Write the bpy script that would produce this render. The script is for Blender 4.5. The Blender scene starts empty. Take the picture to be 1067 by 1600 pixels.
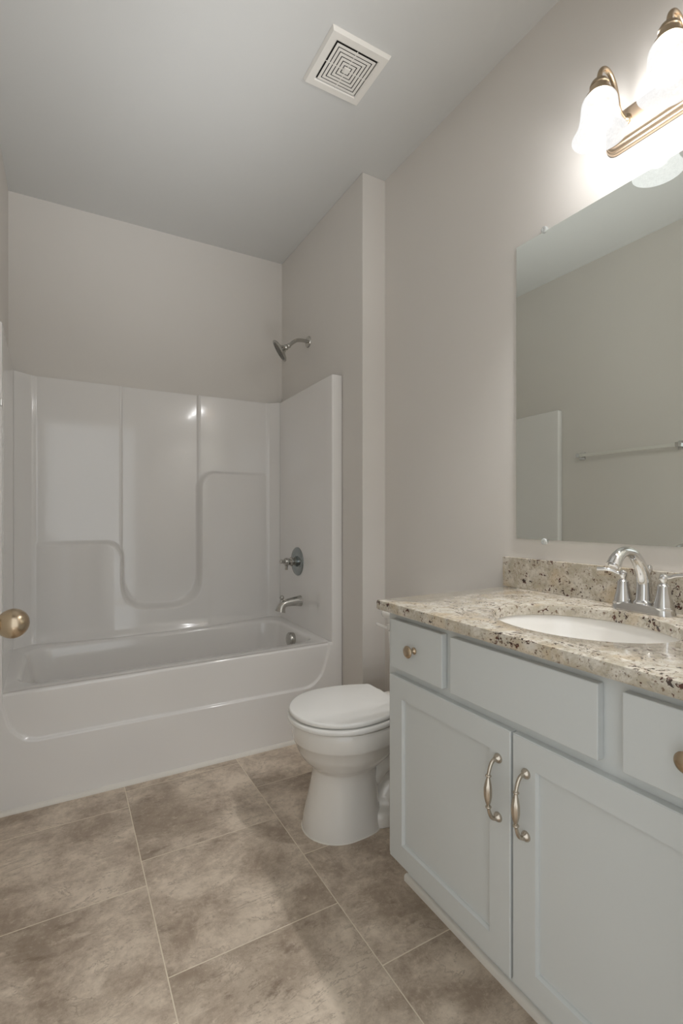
import bpy, bmesh, math, random
from mathutils import Vector, Matrix
PI = math.pi
random.seed(4)
S = bpy.context.scene
C = S.collection

# ------------------------------------------------------------------ camera
F_PX = 770.0
cam = bpy.data.cameras.new('camera')
cam.sensor_fit = 'HORIZONTAL'; cam.sensor_width = 36.0
cam.lens = F_PX / 1067.0 * 36.0
cam.shift_y = 4.0 / 1067.0
cam.clip_start = 0.02
camo = bpy.data.objects.new('camera', cam); C.objects.link(camo)
camo.location = (0, 0, 1.11)
camo.rotation_euler = (PI / 2, 0, -0.5145)
S.camera = camo

# ------------------------------------------------------------------ light and exposure
BULB_W = 11.4
WORLD_STR = 0.72
SHADE_GLOW = 0.58
S.view_settings.view_transform = 'Standard'
S.view_settings.look = 'None'
S.view_settings.gamma = 1.0
S.view_settings.use_curve_mapping = False
S.view_settings.exposure = 0.96
w = bpy.data.worlds.new('hall_daylight'); S.world = w; w.use_nodes = True
w.node_tree.nodes['Background'].inputs[0].default_value = (0.94, 0.98, 1.0, 1)
w.node_tree.nodes['Background'].inputs[1].default_value = WORLD_STR
S.cycles.use_denoising = True
S.cycles.max_bounces = 14
S.cycles.diffuse_bounces = 8
S.cycles.glossy_bounces = 6
S.cycles.transparent_max_bounces = 12
S.cycles.sample_clamp_indirect = 6.0
S.cycles.blur_glossy = 0.6
# added fill lamp behind the camera, aimed up through the doorway at the ceiling
al = bpy.data.lights.new('added_fill', 'AREA')
al.shape = 'RECTANGLE'; al.size = 0.7; al.size_y = 0.5; al.spread = math.radians(44)
al.energy = 3.0; al.color = (0.97, 0.985, 1.0)
alo = bpy.data.objects.new('added_fill_light', al); C.objects.link(alo)
alo.location = (0.45, -0.45, 0.08)
alo.rotation_euler = (Vector((0.55, 1.9, 2.75)) - alo.location).to_track_quat('-Z', 'Y').to_euler()

# ------------------------------------------------------------------ materials
def lin(c):
    return tuple(((v / 255) / 12.92 if v / 255 <= 0.04045 else (((v / 255) + 0.055) / 1.055) ** 2.4) for v in c) + (1,)

def mat(name, rgb, rough=0.5, metal=0.0, coat=0.0, bump=0.0, bscale=200.0, spec=0.5, var=0.0, vscale=3.0):
    m = bpy.data.materials.new(name); m.use_nodes = True
    nt = m.node_tree; b = nt.nodes['Principled BSDF']
    col = lin(rgb)
    b.inputs['Base Color'].default_value = col
    b.inputs['Roughness'].default_value = rough
    b.inputs['Metallic'].default_value = metal
    b.inputs['Coat Weight'].default_value = coat
    b.inputs['Coat Roughness'].default_value = 0.06
    b.inputs['Specular IOR Level'].default_value = spec
    geo = nt.nodes.new('ShaderNodeNewGeometry')
    if bump:
        n = nt.nodes.new('ShaderNodeTexNoise'); n.inputs['Scale'].default_value = bscale; n.inputs['Detail'].default_value = 3
        bp = nt.nodes.new('ShaderNodeBump'); bp.inputs['Strength'].default_value = bump; bp.inputs['Distance'].default_value = 0.002
        nt.links.new(geo.outputs['Position'], n.inputs['Vector'])
        nt.links.new(n.outputs['Fac'], bp.inputs['Height']); nt.links.new(bp.outputs[0], b.inputs['Normal'])
    if var:
        n = nt.nodes.new('ShaderNodeTexNoise'); n.inputs['Scale'].default_value = vscale; n.inputs['Detail'].default_value = 2
        mx = nt.nodes.new('ShaderNodeMix'); mx.data_type = 'RGBA'
        mx.inputs[6].default_value = tuple(v * (1 - var) for v in col[:3]) + (1,)
        mx.inputs[7].default_value = tuple(min(1, v * (1 + var)) for v in col[:3]) + (1,)
        nt.links.new(geo.outputs['Position'], n.inputs['Vector'])
        nt.links.new(n.outputs['Fac'], mx.inputs[0]); nt.links.new(mx.outputs[2], b.inputs['Base Color'])
    return m

M = {}
M['paint'] = mat('greige_wall_paint', (220, 216, 211), 0.62, bump=0.12, bscale=260, var=0.02)
M['ceil'] = mat('flat_ceiling_paint', (204, 204, 202), 0.9, bump=0.1, bscale=180, var=0.015)
M['trim'] = mat('white_trim_paint', (232, 229, 222), 0.35, bump=0.03, bscale=90)
M['gel'] = mat('white_gelcoat', (235, 233, 231), 0.11, coat=0.5, bump=0.05, bscale=7, var=0.01)
M['china'] = mat('white_vitreous_china', (231, 228, 223), 0.1, coat=0.5, var=0.01)
M['sinkchina'] = mat('white_sink_china', (236, 234, 230), 0.08, coat=0.5, var=0.01)
M['seat'] = mat('white_toilet_seat_plastic', (234, 233, 230), 0.17, coat=0.2, var=0.01)
M['cab'] = mat('white_cabinet_paint', (203, 206, 205), 0.4, bump=0.03, bscale=120, var=0.01)
M['chrome'] = mat('polished_chrome', (222, 222, 222), 0.07, 1.0, var=0.02)
M['satin'] = mat('satin_nickel', (196, 186, 172), 0.27, 1.0, var=0.03, vscale=40)
M['bronze'] = mat('champagne_nickel', (188, 170, 146), 0.26, 1.0, var=0.05, vscale=30)
M['plate'] = mat('brushed_champagne_plate', (206, 186, 164), 0.42, 1.0, var=0.04, vscale=30)
M['alu'] = mat('satin_white_metal', (226, 224, 218), 0.32, 0.25, var=0.02)
M['chrome_plate'] = mat('chrome_dark_reflection', (158, 164, 164), 0.12, 1.0, var=0.03)  # chrome with a dark reflection of the room put into its colour
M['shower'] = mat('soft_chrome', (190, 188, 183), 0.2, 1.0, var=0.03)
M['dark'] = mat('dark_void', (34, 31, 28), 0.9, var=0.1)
M['vent'] = mat('white_vent_plastic', (228, 225, 219), 0.5, var=0.01)
M['mirror'] = mat('mirror_silver', (240, 244, 239), 0.0, 1.0)
M['medge'] = mat('mirror_edge_glass', (150, 176, 168), 0.15, var=0.05)
M['rubber'] = mat('white_nozzle_face', (120, 118, 112), 0.35, 0.6, var=0.05)
M['caulk'] = mat('white_caulk', (228, 224, 216), 0.45, var=0.01)

def clear_mat(name, tint, trans=0.0):
    m = bpy.data.materials.new(name); m.use_nodes = True
    b = m.node_tree.nodes['Principled BSDF']
    b.inputs['Base Color'].default_value = lin(tint); b.inputs['Roughness'].default_value = 0.08
    b.inputs['Transmission Weight'].default_value = trans; b.inputs['IOR'].default_value = 1.45
    n = m.node_tree.nodes.new('ShaderNodeTexNoise'); n.inputs['Scale'].default_value = 60
    bp = m.node_tree.nodes.new('ShaderNodeBump'); bp.inputs['Strength'].default_value = 0.1
    m.node_tree.links.new(n.outputs['Fac'], bp.inputs['Height']); m.node_tree.links.new(bp.outputs[0], b.inputs['Normal'])
    return m
M['clear'] = clear_mat('clear_plastic', (240, 243, 243), 0.45)

def shade_mat():
    # back-lit frosted glass: lets the bulb's light through and glows with a cloudy pattern
    m = bpy.data.materials.new('alabaster_glass'); m.use_nodes = True
    nt = m.node_tree; nt.nodes.remove(nt.nodes['Principled BSDF'])
    out = nt.nodes['Material Output']
    n = nt.nodes.new('ShaderNodeTexNoise'); n.inputs['Scale'].default_value = 16; n.inputs['Detail'].default_value = 5; n.inputs['Distortion'].default_value = 1.2
    em = nt.nodes.new('ShaderNodeEmission'); em.inputs[0].default_value = (1.0, 0.995, 0.985, 1)
    mr = nt.nodes.new('ShaderNodeMapRange'); mr.inputs[1].default_value = 0.3; mr.inputs[2].default_value = 0.7
    mr.inputs[3].default_value = SHADE_GLOW * 0.85; mr.inputs[4].default_value = SHADE_GLOW
    nt.links.new(n.outputs['Fac'], mr.inputs[0]); nt.links.new(mr.outputs[0], em.inputs[1])
    tp = nt.nodes.new('ShaderNodeBsdfTransparent'); gl = nt.nodes.new('ShaderNodeBsdfGlossy')
    tp.inputs[0].default_value = (1.0, 1.0, 1.0, 1); gl.inputs['Roughness'].default_value = 0.15; gl.inputs[0].default_value = (0.8, 0.8, 0.8, 1)
    b = nt.nodes.new('ShaderNodeMixShader'); b.inputs[0].default_value = 0.36
    nt.links.new(em.outputs[0], b.inputs[1]); nt.links.new(tp.outputs[0], b.inputs[2])
    c = nt.nodes.new('ShaderNodeMixShader'); c.inputs[0].default_value = 0.02
    nt.links.new(b.outputs[0], c.inputs[1]); nt.links.new(gl.outputs[0], c.inputs[2])
    nt.links.new(c.outputs[0], out.inputs[0])
    return m
M['shade'] = shade_mat()
def emit(name, col, s, clear):
    # frosted bulb glass around the lamp's light
    m = bpy.data.materials.new(name); m.use_nodes = True
    nt = m.node_tree; nt.nodes.remove(nt.nodes['Principled BSDF'])
    em = nt.nodes.new('ShaderNodeEmission'); em.inputs[0].default_value = col; em.inputs[1].default_value = s
    tp = nt.nodes.new('ShaderNodeBsdfTransparent'); mx = nt.nodes.new('ShaderNodeMixShader'); mx.inputs[0].default_value = clear
    nt.links.new(em.outputs[0], mx.inputs[1]); nt.links.new(tp.outputs[0], mx.inputs[2]); nt.links.new(mx.outputs[0], nt.nodes['Material Output'].inputs[0])
    return m
M['bulb'] = emit('lit_bulb', (1, 0.99, 0.97, 1), 0.8, 0.75)

def nodes_math(nt):
    def V(x):
        return x
    def m(op, a, b=None, c=None):
        n = nt.nodes.new('ShaderNodeMath'); n.operation = op
        for i, v in enumerate((a, b, c)):
            if v is None: continue
            if isinstance(v, (int, float)): n.inputs[i].default_value = v
            else: nt.links.new(v, n.inputs[i])
        return n.outputs[0]
    return m

def mixc(nt, fac, a, b):
    x = nt.nodes.new('ShaderNodeMix'); x.data_type = 'RGBA'
    for i, v in ((0, fac), (6, a), (7, b)):
        if isinstance(v, (int, float)): x.inputs[i].default_value = v
        elif isinstance(v, tuple): x.inputs[i].default_value = v
        else: nt.links.new(v, x.inputs[i])
    return x.outputs[2]

def noise(nt, vec, scale, detail=4, rough=0.55, dist=0.0):
    n = nt.nodes.new('ShaderNodeTexNoise'); n.inputs['Scale'].default_value = scale
    n.inputs['Detail'].default_value = detail; n.inputs['Roughness'].default_value = rough; n.inputs['Distortion'].default_value = dist
    nt.links.new(vec, n.inputs['Vector']); return n.outputs['Fac']

def ramp(nt, v, lo, hi):
    n = nt.nodes.new('ShaderNodeMapRange'); n.interpolation_type = 'SMOOTHSTEP'
    n.inputs[1].default_value = lo; n.inputs[2].default_value = hi
    nt.links.new(v, n.inputs[0]); return n.outputs[0]

def tile_mat():
    m = bpy.data.materials.new('slate_look_floor_tile'); m.use_nodes = True
    nt = m.node_tree; b = nt.nodes['Principled BSDF']; mm = nodes_math(nt)
    geo = nt.nodes.new('ShaderNodeNewGeometry')
    sp = nt.nodes.new('ShaderNodeSeparateXYZ'); nt.links.new(geo.outputs['Position'], sp.inputs[0])
    X, Y = sp.outputs[0], sp.outputs[1]
    PX, PY = 0.4656, 0.4560
    u = mm('DIVIDE', mm('SUBTRACT', X, 0.2187), PX)
    col = mm('FLOOR', u); fu = mm('SUBTRACT', u, col)
    isl = mm('COMPARE', col, -1.0, 0.5); isr = mm('COMPARE', col, 1.0, 0.5)
    off = mm('ADD', mm('ADD', 0.3197, mm('MULTIPLY', isl, -0.1172)), mm('MULTIPLY', isr, -0.2257))
    v = mm('DIVIDE', mm('SUBTRACT', Y, off), PY)
    row = mm('FLOOR', v); fv = mm('SUBTRACT', v, row)
    du = mm('MULTIPLY', mm('MINIMUM', fu, mm('SUBTRACT', 1.0, fu)), PX)
    dv = mm('MULTIPLY', mm('MINIMUM', fv, mm('SUBTRACT', 1.0, fv)), PY)
    d = mm('MINIMUM', du, dv)
    cb = nt.nodes.new('ShaderNodeCombineXYZ')
    nt.links.new(mm('ADD', X, mm('MULTIPLY', col, 3.7)), cb.inputs[0])
    nt.links.new(mm('ADD', Y, mm('MULTIPLY', row, 5.3)), cb.inputs[1])
    nt.links.new(mm('ADD', mm('MULTIPLY', col, 1.3), mm('MULTIPLY', row, 2.1)), cb.inputs[2])
    vec = cb.outputs[0]
    big = noise(nt, vec, 2.6, 4, 0.6, 0.2)
    cloud = noise(nt, vec, 5.5, 12, 0.72, 0.25)
    mp = nt.nodes.new('ShaderNodeMapping'); mp.inputs['Rotation'].default_value = (0, 0, 0.6); mp.inputs['Scale'].default_value = (1.0, 2.4, 1.0)
    nt.links.new(vec, mp.inputs[0])
    smear = noise(nt, mp.outputs[0], 9.0, 12, 0.75, 0.35)
    fine = noise(nt, vec, 60.0, 6, 0.8, 0.0)
    vein = noise(nt, mp.outputs[0], 3.6, 10, 0.66, 0.5)
    vline = ramp(nt, mm('ABSOLUTE', mm('SUBTRACT', vein, 0.5)), 0.0, 0.010)
    c1 = mixc(nt, ramp(nt, cloud, 0.36, 0.64), lin((164, 147, 130)), lin((222, 207, 189)))
    c2 = mixc(nt, mm('MULTIPLY', ramp(nt, big, 0.47, 0.68), 0.6), c1, lin((150, 134, 117)))
    c2 = mixc(nt, mm('MULTIPLY', ramp(nt, smear, 0.54, 0.66), mm('ADD', mm('MULTIPLY', ramp(nt, big, 0.42, 0.62), 0.42), 0.2)), c2, lin((122, 105, 89)))
    c2 = mixc(nt, mm('MULTIPLY', ramp(nt, smear, 0.44, 0.34), 0.40), c2, lin((232, 219, 202)))
    c3 = mixc(nt, mm('MULTIPLY', ramp(nt, fine, 0.53, 0.68), 0.35), c2, lin((234, 220, 203)))
    c3b = mixc(nt, mm('MULTIPLY', ramp(nt, fine, 0.46, 0.33), 0.45), c3, lin((124, 106, 88)))
    lf = mm('MULTIPLY', mm('SUBTRACT', 1.0, vline), mm('MULTIPLY', ramp(nt, cloud, 0.45, 0.58), 0.5))
    c4 = mixc(nt, lf, c3b, lin((112, 95, 80)))
    g = ramp(nt, d, 0.0008, 0.0021)
    c5 = mixc(nt, g, lin((228, 216, 196)), c4)
    nt.links.new(c5, b.inputs['Base Color'])
    b.inputs['Roughness'].default_value = 0.42
    hgt = mm('ADD', mm('MULTIPLY', g, 1.0), mm('MULTIPLY', cloud, 0.5))
    hgt = mm('ADD', hgt, mm('MULTIPLY', fine, 0.12))
    bp = nt.nodes.new('ShaderNodeBump'); bp.inputs['Strength'].default_value = 0.35; bp.inputs['Distance'].default_value = 0.002
    nt.links.new(hgt, bp.inputs['Height']); nt.links.new(bp.outputs[0], b.inputs['Normal'])
    return m
M['tile'] = tile_mat()

def granite_mat():
    m = bpy.data.materials.new('speckled_cream_granite'); m.use_nodes = True
    nt = m.node_tree; b = nt.nodes['Principled BSDF']; mm = nodes_math(nt)
    geo = nt.nodes.new('ShaderNodeNewGeometry'); P = geo.outputs['Position']
    n1 = noise(nt, P, 26, 8, 0.7, 0.3); n2 = noise(nt, P, 75, 6, 0.7, 0.2); n3 = noise(nt, P, 10, 3)
    base = mixc(nt, ramp(nt, n1, 0.40, 0.62), lin((182, 173, 156)), lin((213, 207, 196)))
    base = mixc(nt, mm('MULTIPLY', ramp(nt, n3, 0.52, 0.68), 0.35), base, lin((204, 178, 138)))
    base = mixc(nt, mm('MULTIPLY', ramp(nt, noise(nt, P, 52, 7, 0.75, 0.3), 0.55, 0.63), 0.65), base, lin((160, 146, 124)))
    base = mixc(nt, mm('MULTIPLY', ramp(nt, n2, 0.57, 0.64), 0.55), base, lin((150, 146, 138)))
    base = mixc(nt, mm('MULTIPLY', ramp(nt, noise(nt, P, 115, 5, 0.7), 0.585, 0.63), 0.85), base, lin((108, 84, 66)))
    off = nt.nodes.new('ShaderNodeVectorMath'); off.operation = 'ADD'; off.inputs[1].default_value = (7.1, 3.3, 5.7); nt.links.new(P, off.inputs[0]); Q = off.outputs[0]
    cl = ramp(nt, noise(nt, Q, 18, 3, 0.6), 0.47, 0.60)
    grain = noise(nt, Q, 95, 5, 0.62, 0.4)
    thr = mm('SUBTRACT', 0.672, mm('MULTIPLY', cl, 0.125))
    dk = ramp(nt, mm('SUBTRACT', grain, thr), -0.004, 0.022)
    base = mixc(nt, mm('MULTIPLY', dk, 0.95), base, mixc(nt, ramp(nt, n2, 0.40, 0.6), lin((84, 40, 28)), lin((42, 30, 28))))
    nt.links.new(base, b.inputs['Base Color'])
    b.inputs['Roughness'].default_value = 0.13
    b.inputs['Coat Weight'].default_value = 0.3; b.inputs['Coat Roughness'].default_value = 0.05
    return m
M['granite'] = granite_mat()

# ------------------------------------------------------------------ helpers
def obj(name, bm, m, parent=None, smooth=35, bevel=0.0, bseg=2, recalc=True):
    if recalc: bmesh.ops.recalc_face_normals(bm, faces=bm.faces)
    me = bpy.data.meshes.new(name); bm.to_mesh(me); bm.free()
    if smooth:
        for p in me.polygons: p.use_smooth = True
        me.set_sharp_from_angle(angle=math.radians(smooth))
    me.materials.append(M[m] if isinstance(m, str) else m)
    o = bpy.data.objects.new(name, me); C.objects.link(o)
    if parent: o.parent = parent
    if bevel:
        bv = o.modifiers.new('bevel', 'BEVEL'); bv.width = bevel; bv.segments = bseg
        bv.limit_method = 'ANGLE'; bv.angle_limit = math.radians(40)
        bv.harden_normals = False
    return o

def thing(name, label, cat, loc=(0, 0, 0), group=None, rot=(0, 0, 0)):
    o = bpy.data.objects.new(name, None); C.objects.link(o)
    o.location = loc; o.rotation_euler = rot; o.empty_display_size = 0.05
    o['label'] = label; o['category'] = cat
    if group: o['group'] = group
    return o

def tag(o, label, cat):
    o['label'] = label; o['category'] = cat; return o

def struct(o):
    o['kind'] = 'structure'; return o

def box(bm, x0, x1, y0, y1, z0, z1):
    vs = [bm.verts.new(p) for p in ((x0, y0, z0), (x1, y0, z0), (x1, y1, z0), (x0, y1, z0), (x0, y0, z1), (x1, y0, z1), (x1, y1, z1), (x0, y1, z1))]
    for f in ((3, 2, 1, 0), (4, 5, 6, 7), (0, 1, 5, 4), (1, 2, 6, 5), (2, 3, 7, 6), (3, 0, 4, 7)): bm.faces.new([vs[i] for i in f])

def bx(*a):
    bm = bmesh.new(); box(bm, *a); return bm

def axis_matrix(axis, loc):
    z = Vector(axis).normalized(); q = z.to_track_quat('Z', 'Y')
    return Matrix.Translation(Vector(loc)) @ q.to_matrix().to_4x4()

def lathe(bm, prof, loc=(0, 0, 0), axis=(0, 0, 1), n=40, sx=1.0, sy=1.0, flute=0.0, nf=8, caps=True):
    """prof: list of (radius, height)"""
    mt = axis_matrix(axis, loc); rings = []
    for r, h in prof:
        if r < 1e-6:
            rings.append([bm.verts.new(mt @ Vector((0, 0, h)))])
        else:
            rings.append([bm.verts.new(mt @ Vector((r * sx * math.cos(2 * PI * i / n), r * sy * math.sin(2 * PI * i / n), h))) for i in range(n)])
    for a, b in zip(rings, rings[1:]):
        if len(a) == 1 and len(b) == 1: continue
        for i in range(n):
            j = (i + 1) % n
            if len(a) == 1: bm.faces.new((a[0], b[j], b[i]))
            elif len(b) == 1: bm.faces.new((a[i], a[j], b[0]))
            else: bm.faces.new((a[i], a[j], b[j], b[i]))
    if caps:
        for r in (rings[0], rings[-1]):
            if len(r) > 1: bm.faces.new(r)

def spline(pts, k=8):
    """Catmull-Rom through tuples of any length"""
    out = []; n = len(pts)
    for i in range(n - 1):
        p0, p1, p2, p3 = pts[max(i - 1, 0)], pts[i], pts[i + 1], pts[min(i + 2, n - 1)]
        for s in range(k):
            t = s / k
            out.append(tuple(0.5 * (2 * b + (c - a) * t + (2 * a - 5 * b + 4 * c - d) * t * t + (3 * b - a - 3 * c + d) * t ** 3) for a, b, c, d in zip(p0, p1, p2, p3)))
    out.append(tuple(pts[-1])); return out

def tube(bm, path, radii, n=20, flat=None, flute=None):
    """sweep; flat: list of width multipliers along the first frame axis"""
    P = [Vector(p[:3]) for p in path]
    if isinstance(radii, (int, float)): radii = [radii] * len(P)
    up = None; rings = []
    for i, p in enumerate(P):
        t = (P[min(i + 1, len(P) - 1)] - P[max(i - 1, 0)]).normalized()
        if up is None:
            up = t.orthogonal().normalized()
            for c in (Vector((0, 1, 0)), Vector((1, 0, 0)), Vector((0, 0, 1))):
                if abs(t.dot(c)) < 0.3: up = (c - t * c.dot(t)).normalized(); break
        up = (up - t * up.dot(t)).normalized()
        s = t.cross(up)
        fw = flat[i] if flat else 1.0
        ring = []
        for k in range(n):
            a = 2 * PI * k / n; r = radii[i]
            if flute: r *= 1 - flute[i] * (0.5 + 0.5 * math.cos(8 * a))
            ring.append(bm.verts.new(p + up * math.cos(a) * r * fw + s * math.sin(a) * r))
        rings.append(ring)
    for a, b in zip(rings, rings[1:]):
        for k in range(n):
            bm.faces.new((a[k], a[(k + 1) % n], b[(k + 1) % n], b[k]))
    bm.faces.new(rings[0]); bm.faces.new(rings[-1])

def loft(bm, rings, cap0=True, cap1=True):
    R = [[bm.verts.new(p) for p in r] for r in rings]; n = len(R[0])
    for a, b in zip(R, R[1:]):
        for k in range(n): bm.faces.new((a[k], a[(k + 1) % n], b[(k + 1) % n], b[k]))
    if cap0: bm.faces.new(R[0])
    if cap1: bm.faces.new(R[-1])
    return R

def rrect(x0, x1, y0, y1, r, z, k=8):
    pts = []
    for cx, cy, a0 in ((x1 - r, y1 - r, 0), (x0 + r, y1 - r, PI / 2), (x0 + r, y0 + r, PI), (x1 - r, y0 + r, 1.5 * PI)):
        for i in range(k + 1):
            a = a0 + PI / 2 * i / k
            pts.append((cx + r * math.cos(a), cy + r * math.sin(a), z))
    return pts

def sst(x, a, b):
    t = max(0.0, min(1.0, (x - a) / (b - a))); return t * t * (3 - 2 * t)

def grid(bm, us, vs, fn):
    V = [[bm.verts.new(fn(u, v)) for u in us] for v in vs]
    for j in range(len(vs) - 1):
        for i in range(len(us) - 1): bm.faces.new((V[j][i], V[j][i + 1], V[j + 1][i + 1], V[j + 1][i]))
    return V

def frange(a, b, n): return [a + (b - a) * i / n for i in range(n + 1)]

# ------------------------------------------------------------------ room shell
XL, XR, XA, YB, YS, ZC, YN = -0.241, 1.378, 1.249, 3.003, 2.004, 2.75, 0.245
struct(obj('floor', bx(XL - 0.1, XR + 0.1, -1.2, YB + 0.1, -0.06, 0.0), 'tile', smooth=0))
struct(obj('ceiling', bx(XL - 0.1, XR + 0.1, YN - 0.12, YB + 0.1, ZC, ZC + 0.1), 'ceil', smooth=0))
struct(obj('wall_left', bx(XL - 0.1, XL, YN - 0.12, YB + 0.1, 0, ZC), 'paint', smooth=0))
struct(obj('wall_right', bx(XR, XR + 0.1, YN - 0.12, YS, 0, ZC), 'paint', smooth=0))
struct(obj('wall_back', bx(XL, XA, YB, YB + 0.1, 0, ZC), 'paint', smooth=0))
struct(obj('wall_alcove', bx(XA, XR + 0.1, YS, YB + 0.1, 0, ZC), 'paint', smooth=0, bevel=0.003))
bm = bmesh.new()
DX0, DX1, DH = -0.165, 0.68, 2.05
box(bm, XL, DX0, YN - 0.12, YN, 0, ZC); box(bm, DX1, XR, YN - 0.12, YN, 0, ZC); box(bm, DX0, DX1, YN - 0.12, YN, DH, ZC)
struct(obj('wall_front', bm, 'paint', smooth=0))
# low skirting boards
def base_prof(bm, p0, p1, nrm):
    a, b, n = Vector(p0), Vector(p1), Vector(nrm)
    pr = [(0, 0), (0.013, 0), (0.013, 0.07), (0.009, 0.082), (0.004, 0.09), (0, 0.09)]
    ra = [bm.verts.new(a + n * d + Vector((0, 0, z))) for d, z in pr]
    rb = [bm.verts.new(b + n * d + Vector((0, 0, z))) for d, z in pr]
    k = len(pr)
    for i in range(k): bm.faces.new((ra[i], ra[(i + 1) % k], rb[(i + 1) % k], rb[i]))
    bm.faces.new(ra); bm.faces.new(rb)
bm = bmesh.new(); base_prof(bm, (XL, YN, 0), (XL, 2.18, 0), (1, 0, 0)); struct(obj('baseboard_left', bm, 'trim', smooth=20))
bm = bmesh.new(); base_prof(bm, (XR, 1.215, 0), (XR, YS, 0), (-1, 0, 0)); struct(obj('baseboard_right', bm, 'trim', smooth=20))
# white strip along the floor in front of the tub
bm = bmesh.new()
pr = [(0, 0), (-0.013, 0), (-0.0125, 0.004), (-0.010, 0.010), (-0.006, 0.0145), (0, 0.017)]
ra = [bm.verts.new((XL, 2.197 + d, z)) for d, z in pr]; rb = [bm.verts.new((XA, 2.197 + d, z)) for d, z in pr]
for i in range(6): bm.faces.new((ra[i], ra[(i + 1) % 6], rb[(i + 1) % 6], rb[i]))
bm.faces.new(ra); bm.faces.new(rb)
struct(obj('trim_1', bm, 'caulk', smooth=50))

# door leaf standing open along the left wall, its knob shows at the photo's edge
door = struct(obj('door_1', bx(-0.175, -0.14, 0.27, 1.15, 0.012, 2.035), 'trim', smooth=0, bevel=0.002))
bm = bmesh.new()
for x0, x1 in ((-0.1405, -0.1385),):
    for z0, z1 in ((0.25, 0.86), (1.02, 1.86)):
        for y0, y1 in ((0.40, 0.67), (0.75, 1.02)):
            box(bm, x0, x1 + 0.003, y0, y1, z0, z1)
obj('door_panel', bm, 'trim', door, smooth=0, bevel=0.002)
KZ, KY = 0.909, 1.09
bm = bmesh.new()
lathe(bm, [(0.032, 0), (0.032, 0.004), (0.028, 0.008), (0.014, 0.011), (0.011, 0.016), (0.011, 0.026)] +
      [(0.0275 * math.sqrt(max(0, 1 - ((h - 0.059) / 0.0275) ** 2)) * (1 - 0.10 * (h < 0.059) * (0.059 - h) / 0.0275), h) for h in [0.0345, 0.038, 0.042, 0.046, 0.051, 0.056, 0.061, 0.066, 0.071, 0.076, 0.080, 0.0835, 0.0855]] + [(0, 0.0865)],
      (-0.14, KY, KZ), (1, 0, 0), 48, caps=False)
k = obj('door_knob', bm, 'bronze', door, smooth=40); k['label'] = 'satin nickel egg shaped door knob'

# ------------------------------------------------------------------ bathtub and surround
tub = thing('bathtub', 'glossy white one-piece bathtub and shower surround filling the back alcove', 'bathtub', (0.504, 2.6, 0))
def T(o):   # parts are modelled in room coordinates
    o.location = -Vector(tub.location); return o
TZ, FL, FR = 1.823, -0.195, 1.188
YFR = 2.197
def rimz(x): return 0.455 + 0.011 * (x - 0.5)
def smin(a, b, k):
    h = max(k - abs(a - b), 0) / k; return min(a, b) - h * h * k * 0.25
def sdrb(px, pz, x0, x1, z0, z1, r):
    cx, cz = (x0 + x1) / 2, (z0 + z1) / 2
    qx = abs(px - cx) - (x1 - x0) / 2 + r; qz = abs(pz - cz) - (z1 - z0) / 2 + r
    return math.hypot(max(qx, 0), max(qz, 0)) + min(max(qx, qz), 0) - r
CX0, CX1 = 0.286, 0.702
XBL, XBR = -0.130, 1.141     # bead lines where the corner columns begin
def back_y(x, z):
    y0 = 2.984
    # raised side fields against the centre field
    cen = sst(x, CX0 - 0.004, CX0 + 0.006) * (1 - sst(x, CX1 - 0.006, CX1 + 0.004))
    y0 += 0.010 * cen
    # little roll beads beside the centre field and the corner columns
    for xe in (CX0 - 0.008, CX1 + 0.008): y0 -= 0.002 * math.exp(-((x - xe) / 0.004) ** 2) * (1 if z > 0.6 else 0)
    for xe in (XBL, XBR): y0 -= 0.005 * math.exp(-((x - xe) / 0.007) ** 2)
    dl = sdrb(x, z, -0.9, CX0, -1.0, 0.960, 0.085)
    dr = sdrb(x, z, CX1, 2.5, -1.0, 1.366, 0.10)
    db = z - 0.590
    d = smin(smin(dl, db, 0.17), smin(dr, db, 0.17), 0.001)
    B = 1 - sst(d, -0.016, 0.013)
    if x < CX0: edge = max(0.0, min(1.0, (x - XBL) / (CX0 - 0.04 - XBL))) ** 0.75
    elif x > CX1: edge = max(0.0, min(1.0, (XBR - x) / (XBR - CX1 - 0.04))) ** 0.75
    else: edge = 1.0
    yb = 2.924 - 0.012 * (1 - sst(z, 0.45, 0.62))
    y = y0 + (yb - y0) * B * edge
    if z < 0.53: y -= 0.020 * (1 - sst(z, 0.44, 0.53)) ** 2
    # corner columns lean forward
    if x < XBL: y -= (XBL - x) * 0.80
    if x > XBR: y -= (x - XBR) * 0.80
    return y
xs = sorted(set([round(v, 5) for v in frange(-0.212, 1.205, 236)] +
    [round(c + d, 5) for c in (CX0, CX1, XBL, XBR) for d in frange(-0.018, 0.018, 18)]))
zs = sorted(set([round(v, 5) for v in frange(0.40, TZ, 200)] + [round(c + d, 5) for c in (0.590, 0.960, 1.366) for d in frange(-0.02, 0.02, 14)]))
bm = bmesh.new()
V = grid(bm, xs, zs, lambda x, z: (x, back_y(x, z), z))
# top ledge back to the wall
top = V[-1]; tb = [bm.verts.new((v.co.x, YB - 0.002, TZ + 0.001)) for v in top]
for i in range(len(top) - 1): bm.faces.new((top[i], top[i + 1], tb[i + 1], tb[i]))
T(obj('back_panel', bm, 'gel', tub, smooth=60, recalc=False))

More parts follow.
